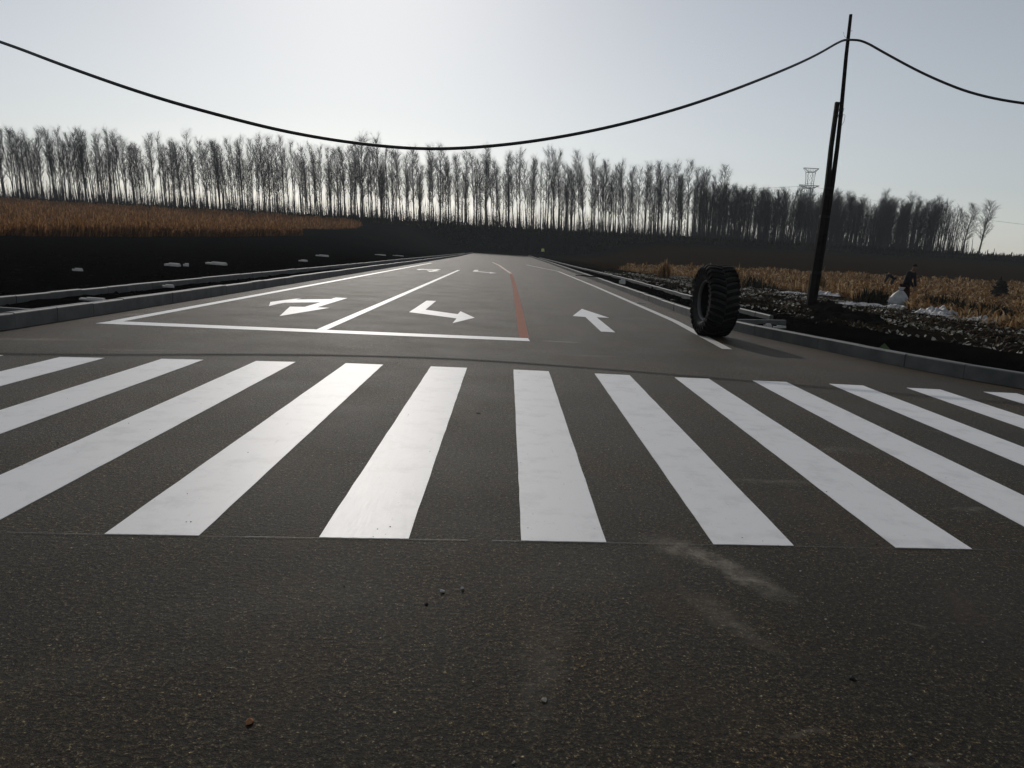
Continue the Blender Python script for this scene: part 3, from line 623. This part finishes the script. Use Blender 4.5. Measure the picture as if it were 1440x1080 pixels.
def bush(x, y, r, h, label, m=mWeed):
    mb = MB()
    for i in range(150):
        a = rnd.uniform(0, 6.28); d = r*math.sqrt(rnd.random()); hh = h*math.sqrt(max(0, 1-(d/r)**2))+.05; blades(mb, math.cos(a)*d, math.sin(a)*d, 0, hh, 3, .25, .02)
    return tag(mb.build('weed_clump', m, loc=(x, y, .07+float(hz(x, y)))), label, 'weeds')
bush(13.3, 42, 1.5, .8, 'dark weed clump left of the pole at the stubble edge')
bush(11.6, 43.5, 1.2, .7, 'dark weed clump halfway between tyre and pole')
bush(14.9, 31.2, .8, .75, 'dark green weed clump left of the person with the sack')
bush(17.1, 30.0, 1.0, .7, 'dark weed clump right of the person with the sack')
bush(16.4, 26.3, 1.1, .6, 'dark weed clump behind the humped white sheet')
bush(15.9, 21.6, .9, .6, 'dark weed clump at the right edge of the field edge row')
bush(18.5, 46, .5, 1.5, 'tall thin tan weed standing just right of the pole', mStub)
bush(12.0, 40.5, .35, 1.3, 'tall thin tan weed standing just right of the tyre top', mStub)
bush(11.2, 55, .5, 1.4, 'tall thin tan weed standing left of the tyre', mStub)

# ---------------------------------------------------------------- trees
def poplar_meshes(seed, h=19.5, dense=1.0, bare=.3):
    r = random.Random(seed); tr = MB(); cr = MB(); pts = []; n = 9; ph = r.uniform(0, 6)
    for i in range(n+1):
        t = i/n; pts.append(Vector((.28*math.sin(t*2.4+ph)*t, .28*math.cos(t*2+ph)*t, h*t)))
    rad = [.16*(1-.9*(i/n))+.012 for i in range(n+1)]; rad[0] = .26; rad[1] = .19
    tr.tube(pts, rad, 6)
    def at(t): f = t*n; i = min(int(f), n-1); return pts[i].lerp(pts[i+1], f-i)
    nl = int(54*dense)
    for i in range(nl):
        t = bare+(1-bare)*((i+r.random())/nl)**.9*.98; p = at(t); a = r.uniform(0, 6.28)
        ln = (1.3+2.9*(1-t)**.55)*r.uniform(.6, 1.15)*(1 if t > bare+.08 else .6); sp = r.uniform(.32, .85)
        d = Vector((math.cos(a)*sp, math.sin(a)*sp, 1)).normalized(); q = p+d*ln*.5; e = q+(d+Vector((0, 0, .55))).normalized()*ln*.65
        w = .05*(1-t)+.018; cr.tube([p, q, e], [w, w*.7, w*.3], 3, False)
        for j in range(int(11*dense)):
            u = r.uniform(.15, 1); b = p.lerp(q, u*2) if u < .5 else q.lerp(e, u*2-1); aa = r.uniform(0, 6.28)
            dd = (d+Vector((math.cos(aa), math.sin(aa), r.uniform(-.2, .6)))*.55).normalized(); l2 = r.uniform(.7, 1.9); c2 = b+dd*l2
            cr.spike(b, c2, .015)
            for _ in range(3):
                bb = b.lerp(c2, r.uniform(.2, .8)); a3 = r.uniform(0, 6.28); cr.spike(bb, bb+(dd+Vector((math.cos(a3), math.sin(a3), .3))*.8).normalized()*r.uniform(.35, .9), .011)
    for j in range(60):      # shoots low on the stem
        t = r.uniform(.02, bare+.05); p = at(t); a = r.uniform(0, 6.28); cr.spike(p, p+Vector((math.cos(a), math.sin(a), r.uniform(.4, 1.5)))*r.uniform(.3, .9), .018)
    return tr, cr
VAR = []
for sdx in range(8):
    t_, c_ = poplar_meshes(100+sdx, dense=[1, .9, 1.05, .85, 1, 1.15, .95, .8][sdx], bare=[.30, .36, .28, .42, .33, .26, .38, .42][sdx])
    a = t_.build('trunk', mBark, None, True); b = c_.build('crown', mTwig); VAR.append((a.data, b.data)); bpy.data.objects.remove(a); bpy.data.objects.remove(b)
def poplar(x, y, sc, lean, label, group, vi=None, wide=1.0):
    r = empty('poplar_tree', (x, y, float(hz(x, y))-.1), 0)
    r.rotation_euler = (rnd.uniform(-.02, .02), lean, 0); r.scale = (sc*wide, sc*wide, sc); vi = rnd.randrange(8) if vi is None else vi
    for nm, d in (('trunk', VAR[vi][0]), ('crown', VAR[vi][1])):
        o = bpy.data.objects.new(nm, d); C.objects.link(o); o.parent = r; o.rotation_euler.z = rnd.uniform(0, 6.28) if nm == 'trunk' else 0
    r.children[0].rotation_euler.z = r.children[1].rotation_euler.z = rnd.uniform(0, 6.28)
    return tag(r, label, 'tree', group)
LONG = 'bare slender poplar in the long grey belt across the far end of the road'; CL = 'bare poplar in the dense darker stand right of the long belt'
NT = 0
x = -158.0
while x < 57:
    g = noise.noise(Vector((x*.05, 0, 0))); sc = (rnd.uniform(.84, 1.06)+.06*g)*(.94 if x < -80 else 1)*(1.07 if rnd.random() < .12 else 1)
    lean = -.075+.03*rnd.gauss(0, 1)-(.07 if x < -75 else 0)*rnd.random()
    poplar(x, 216+rnd.uniform(-1.5, 1.5), sc, lean, LONG, 'poplars of the long belt'); NT += 1
    x += rnd.uniform(1.45, 2.15) if rnd.random() < .85 else rnd.uniform(.8, 1.4)
x = -160.0
while x < 57:
    poplar(x, 221.5+rnd.uniform(-1.5, 1.5), rnd.uniform(.78, 1.03), -.06+.035*rnd.gauss(0, 1), LONG, 'poplars of the long belt'); NT += 1; x += rnd.uniform(2.4, 4.2)
while NT < 296:
    x = 59+69*rnd.random()**.85; y = rnd.uniform(219, 240); k = (x-59)/70
    poplar(x, y, rnd.uniform(.70, .88)-.07*k, -.02+.10*k+.03*rnd.gauss(0, 1), CL, 'poplars of the dense stand', rnd.choice([2, 5, 0, 4, 6]), 1.15); NT += 1
for (x, y, sc, ln, lb) in ((134.3, 222, .78, .13, 'rightmost bare poplar, leaning out to the right with an open crown'), (130.2, 223, .74, .09, 'bare poplar second from the right end of the stand'), (-39.8, 213.5, 1.10, -.02, 'thick dark-trunked poplar standing forward in the belt, left of the road end'), (57.6, 214, 1.0, .02, 'bushy poplar ending the long belt on the right')):
    poplar(x, y, sc, ln, lb, None, 5 if sc > 1 else 2, 1.3 if x < 100 else 1.9)
def woods(name, spots, label):
    mb = MB()
    lib = [poplar_meshes(900+i, dense=.62, bare=.3) for i in range(4)]
    lib = [(np.array(t.v+c.v), t.f+[tuple(i+len(t.v) for i in f) for f in c.f]) for t, c in lib]
    for (x, y, sc, lean) in spots:
        V, F = lib[rnd.randrange(4)]; a = rnd.uniform(0, 6.28); ca, sa = math.cos(a), math.sin(a); n = len(mb.v)
        X = V[:, 0]*ca-V[:, 1]*sa; Y = V[:, 0]*sa+V[:, 1]*ca
        P = np.stack([x+X*sc+V[:, 2]*sc*lean, y+Y*sc, V[:, 2]*sc+float(hz(x, y))], 1); mb.v += P.tolist(); mb.f += [tuple(i+n for i in f) for f in F]
    return tag(mb.build(name, mTwig), label, 'trees', kind='stuff')
woods('woodland', [(rnd.uniform(-165, 60), rnd.uniform(226, 240), rnd.uniform(.7, .92), -.05) for _ in range(260)]+[(rnd.uniform(60, 131), rnd.uniform(222, 262), rnd.uniform(.66, .84)-.14*0, .04) for _ in range(0)], 'thinner trees showing between the trunks at the back of the long belt')
sp = []
for _ in range(420):
    x = 57+76*rnd.random()**.8; k = (x-60)/70; sp.append((x, rnd.uniform(226, 262), rnd.uniform(.66, .84)-.07*k, .05*k))
woods('woodland', sp, 'mass of trees filling the back of the dense dark stand on the right')
mb = MB()
for i in range(1500):
    x = rnd.uniform(136, 210); y = rnd.uniform(222, 250); blades(mb, x, y, float(hz(x, y)), rnd.uniform(.5, 2.6)*(1+noise.noise(Vector((x*.3, 0, 0)))), 3, .6, .09)
tag(mb.build('scrub', mWeed), 'low scrub on the skyline right of the last poplar', 'scrub', kind='stuff')

mb = MB()   # whippy saplings and suckers between the trunks
for i in range(11000):
    if i % 3: x = rnd.uniform(-165, 60); y = rnd.uniform(214, 238)
    else: x = rnd.uniform(58, 131); y = rnd.uniform(216, 250)
    z = float(hz(x, y)); h = abs(rnd.gauss(0, 1))*(3.4 if i % 3 else 4.2)+1.6; a = rnd.uniform(0, 6.28); tp = Vector((x-.06*h+math.cos(a)*h*.08, y+math.sin(a)*h*.08, z+h)); b0 = Vector((x, y, z)); mb.spike(b0, tp, .032+.006*h)
    for q in range(3):
        t = rnd.uniform(.25, .8); p = b0.lerp(tp, t); a = rnd.uniform(0, 6.28); mb.spike(p, p+Vector((math.cos(a)*.35, math.sin(a)*.35, 1))*h*rnd.uniform(.12, .3), .02)
tag(mb.build('saplings', mTwig), 'thin saplings and suckers filling the foot of the tree belt', 'saplings', kind='stuff')

# ---------------------------------------------------------------- pylon and its wire
py = tag(empty('transmission_pylon', (124.4, 330, 2.5)), 'steel lattice pylon top showing above the dark stand, just left of the wooden pole', 'pylon')
def bar(mb, a, b, r=.04): mb.tube([a, b], r, 4)
mb = MB(); lv = [(0, 4.2), (9, 3.0), (17, 2.1), (24, 1.5), (29, 1.3), (33, 1.3), (37.5, 1.5)]
for i in range(len(lv)-1):
    (z0, a), (z1, b) = lv[i], lv[i+1]; c0 = [(-a, -a, z0), (a, -a, z0), (a, a, z0), (-a, a, z0)]; c1 = [(-b, -b, z1), (b, -b, z1), (b, b, z1), (-b, b, z1)]
    for j in range(4):
        bar(mb, c0[j], c1[j], .08); bar(mb, c0[j], c1[(j+1) % 4]); bar(mb, c0[(j+1) % 4], c1[j]); bar(mb, c1[j], c1[(j+1) % 4])
mb.build('lattice_tower', mSteel, py)
for (z, l, d) in ((37.5, 3.2, 1.6), (31, 4.2, 1.2)):
    mb = MB()
    for y in (-1.3, 1.3):
        bar(mb, (-l, y*.3, z+d), (l, y*.3, z+d), .08); bar(mb, (-1.5, y, z), (1.5, y, z), .1); bar(mb, (-l, y*.3, z+d), (-1.5, y, z), .1); bar(mb, (l, y*.3, z+d), (1.5, y, z), .1)
        for q in range(-3, 4): bar(mb, (q*l/3.5, y*.3, z+d), ((q+.5)*1.4/3.5, y, z))
    mb.build('crossarm', mSteel, py)
mb = MB()
mb.tube([(-260+385*t, 330, 43-8.5*t-50*t*(1-t)) for t in [i/30 for i in range(31)]], .045, 4); tag(mb.build('overhead_wire', mSteel), 'faint thin wire high over the left end of the tree belt', 'wire')
mb = MB(); mb.tube([(128+250*t, 330, 34-44*t*(1-t)) for t in [i/20 for i in range(21)]], .045, 4); tag(mb.build('overhead_wire', mSteel), 'faint thin wire right of the pylon above the skyline', 'wire')

# ---------------------------------------------------------------- people
mSkin = NM('skin', .6, .3, (.17, .10, .07)).m; mCoat = simple('dark_coat', (.010, .010, .012), (.02, .02, .024), 8, .85, .2); mTrou = simple('maroon_trousers', (.03, .008, .008), (.045, .012, .011), 8, .85, .2)
mHair = NM('dark_hair', .7, .3, (.012, .010, .009)).m; mShoe = NM('shoes', .6, .3, (.015, .014, .013)).m; mVest = NM('vest_cloth', .7, .3, (.62, .72, .24)).m; mBlue = simple('dark_trousers', (.012, .014, .022), (.02, .022, .032), 8, .85, .2)
def skin(name, pts, edges, rad, mat, parent, root=0, sub=1):
    me = bpy.data.meshes.new(name); me.from_pydata([tuple(p) for p in pts], edges, []); me.update(); o = bpy.data.objects.new(name, me); C.objects.link(o); o.parent = parent; me.materials.append(mat)
    m = o.modifiers.new('skin', 'SKIN'); m.use_smooth_shade = True; sv_ = me.skin_vertices[0].data if me.skin_vertices else None
    if sv_ is None:
        bpy.context.view_layer.objects.active = o; bpy.ops.mesh.customdata_skin_add(); sv_ = me.skin_vertices[0].data
    for i, q in enumerate(rad): sv_[i].radius = (q, q) if not hasattr(q, '__len__') else q; sv_[i].use_root = (i == root)
    s = o.modifiers.new('sub', 'SUBSURF'); s.levels = s.render_levels = sub; return o
def person(loc, rz, bend, reach, label, coat, trou, spread=.12, hat=None):
    """figure faces +Y before rz; bend = forward lean of the trunk at the hips; reach = (left hand, right hand)"""
    t = tag(empty('person', loc, rz), label, 'person'); V = Vector
    hip = V((0, -.10*math.sin(bend), .90)); up = V((0, math.sin(bend), math.cos(bend))); fw = V((0, math.cos(bend), -math.sin(bend)))
    chest = hip+up*.30; neck = hip+up*.53; nk2 = neck+up*.07+fw*.02; hc = nk2+(up*.6+V((0, .35, .5)))*.12
    pts = [hip, hip+up*.16, chest, neck, nk2, hc, hc+V((0, .02, .09))]; ed = [(i, i+1) for i in range(6)]; rad = [(.13, .10), (.125, .095), (.15, .10), (.09, .07), .05, (.078, .092), (.062, .075)]
    for s, hand in ((-1, reach[0]), (1, reach[1])):
        n = len(pts); k = V((s*spread*1.15, .07, .48)); f = V((s*spread*1.2, -.03, .07)); pts += [hip+V((s*.09, 0, -.06)), k, f, f+V((0, .14, -.035))]; rad += [.085, .055, .038, .032]; ed += [(0, n), (n, n+1), (n+1, n+2), (n+2, n+3)]
        n = len(pts); sh = neck+V((s*.19, 0, 0))-up*.03; hd = V(hand); mid = (sh+hd)*.5; L = (hd-sh).length; out = math.sqrt(max(0, .29**2-(L/2)**2)) if L < .58 else .02; el = mid+V((s*.7, -.6, -.2)).normalized()*out
        wr = el.lerp(hd, .9); pts += [sh, el, wr, hd+(hd-el).normalized()*.04]; rad += [.055, .04, .027, (.036, .02)]; ed += [(3, n), (n, n+1), (n+1, n+2), (n+2, n+3)]
        pal = n+3; dv = (hd-el).normalized(); sd_ = dv.cross(V((0, 1, 0.2))).normalized()
        for q in range(5):
            m = len(pts); o_ = sd_*((q-1.5)*.02 if q < 4 else -s*.045); ln = (.034, .04, .037, .03, .028)[q]; b = pts[pal]+o_+dv*(.02 if q < 4 else -.02); pts += [b, b+dv*ln+V((0, .008, 0)), b+dv*ln*1.4-V((0, .0, 0))+V((-s*.02, 0, 0))]; rad += [.009, .0085, .007]; ed += [(pal, m), (m, m+1), (m+1, m+2)]
    body = skin('body', pts, ed, rad, mSkin, t)
    # face details joined to one small mesh on the head
    mb = MB(); f = V((0, 1, -math.sin(bend)*.5)).normalized(); fc = hc+f*.088
    chunk(mb, fc+f*.012, .016, .1, 1.3); mb.build('nose', mSkin, t, True)
    # hair or cap
    mb = MB(); n = 8
    for i in range(n//2+1):
        for j in range(12):
            a = 2*math.pi*j/12; p = i/(n/2)*1.55; mb.v.append(tuple(hc+V((0, -.012, .035))+V((math.cos(a)*math.sin(p)*.092, math.sin(a)*math.sin(p)*.108, math.cos(p)*.115))))
    for i in range(n//2):
        for j in range(12): mb.f.append((i*12+j, (i+1)*12+j, (i+1)*12+(j+1) % 12, i*12+(j+1) % 12))
    mb.build('hair' if not hat else 'hat', hat or mHair, t, True)
    # coat: trunk and sleeves
    cp = [hip-V((0, 0, .10)), hip+up*.14, chest, neck-up*.01]; cr = [(.19, .15), (.17, .13), (.19, .14), (.11, .09)]; ce = [(0, 1), (1, 2), (2, 3)]
    for s, hand in ((-1, reach[0]), (1, reach[1])):
        n = len(cp); sh = neck+V((s*.19, 0, 0))-up*.03; hd = V(hand); mid = (sh+hd)*.5; L = (hd-sh).length; out = math.sqrt(max(0, .29**2-(L/2)**2)) if L < .58 else .02; el = mid+V((s*.7, -.6, -.2)).normalized()*out
        cp += [sh, el, el.lerp(hd, .82)]; cr += [.08, .06, .05]; ce += [(3, n), (n, n+1), (n+1, n+2)]
    skin('coat', cp, ce, cr, coat, t, 1)
    tp = [hip]; tr_ = [(.15, .12)]; te = []
    for s in (-1, 1):
        n = len(tp); k = V((s*spread*1.15, .07, .48)); f2 = V((s*spread*1.2, -.03, .12)); tp += [hip+V((s*.095, 0, -.08)), k, f2]; tr_ += [.105, .078, .066]; te += [(0, n), (n, n+1), (n+1, n+2)]
    skin('trousers', tp, te, tr_, trou, t, 0)
    for s in (-1, 1):
        f2 = V((s*spread*1.2, -.03, .06)); mb = MB(); mb.tube([f2+V((0, -.07, -.01)), f2+V((0, .03, .0)), f2+V((0, .12, -.015)), f2+V((0, .19, -.03))], [.045, .052, .045, .025], 8); mb.build('shoe', mShoe, t, True)
    return t
person((16.12, 31.1, .06), R(205), R(22), ((-.06, .40, .76), (.07, .42, .74)), 'person in a dark coat and maroon trousers stooping over a white sack', mCoat, mTrou, .09, mCoat)
person((31.0, 62.0, .05), R(80), R(70), ((-.10, .62, .42), (.14, .60, .38)), 'small far person in dark clothes bending over in the stubble', mCoat, mBlue)
mound('soil_mound', 6.75, 150, 1.3, 1.2, .4, mClod, 'low far heap of earth under the tiny figure in pale yellow-green', 'mound', seed=12)
person((6.75, 150.0, .42), R(180), R(3), ((-.28, .05, .80), (.28, .05, .80)), 'tiny far person in a pale yellow-green top where the right kerb ends', mVest, mBlue)
# sack
def sack():
    t = tag(empty('sack', (15.55, 30.55, .08), .3), 'full white woven sack held up by the stooping person', 'sack'); mb = MB(); N = 28
    prof = [(.02, 0), (.30, .0), (.37, .06), (.38, .18), (.33, .34), (.24, .48), (.14, .58), (.075, .64), (.10, .70), (.13, .76), (.10, .74), (.05, .66)]
    for i, (r, z) in enumerate(prof):
        for j in range(N):
            a = 2*math.pi*j/N; rr = r*(1+.16*noise.noise(Vector((math.cos(a)*1.5, math.sin(a)*1.5, z*4)))+.05*math.sin(a*9)*(z > .3)); mb.v.append((rr*math.cos(a)*1.05+z*.22, rr*math.sin(a)*.85, z))
    for i in range(len(prof)-1):
        for j in range(N): mb.f.append((i*N+j, i*N+(j+1) % N, (i+1)*N+(j+1) % N, (i+1)*N+j))
    mb.build('sack_body', mPlas, t, True); mb = MB(); mb.tube([(.64*.22+.082*math.cos(a), .07*math.sin(a), .64) for a in [i*math.pi/8 for i in range(17)]], .012, 5, False); mb.build('tie', mPost, t, True)
sack()

# ---------------------------------------------------------------- thin air
k = bpy.data.materials.new('haze'); k.use_nodes = True; tn = k.node_tree; tn.nodes.remove(tn.nodes['Principled BSDF']); pv = tn.nodes.new('ShaderNodeVolumePrincipled')
pv.inputs['Color'].default_value = (.82, .88, .95, 1); pv.inputs['Density'].default_value = .00024; pv.inputs['Anisotropy'].default_value = .3; tn.links.new(pv.outputs[0], tn.nodes['Material Output'].inputs['Volume'])
mb = MB(); mb.box((0, 660, 24), (1900, 1560, 60)); tag(mb.build('haze', k), 'thin pale haze over the fields', 'haze', kind='stuff')
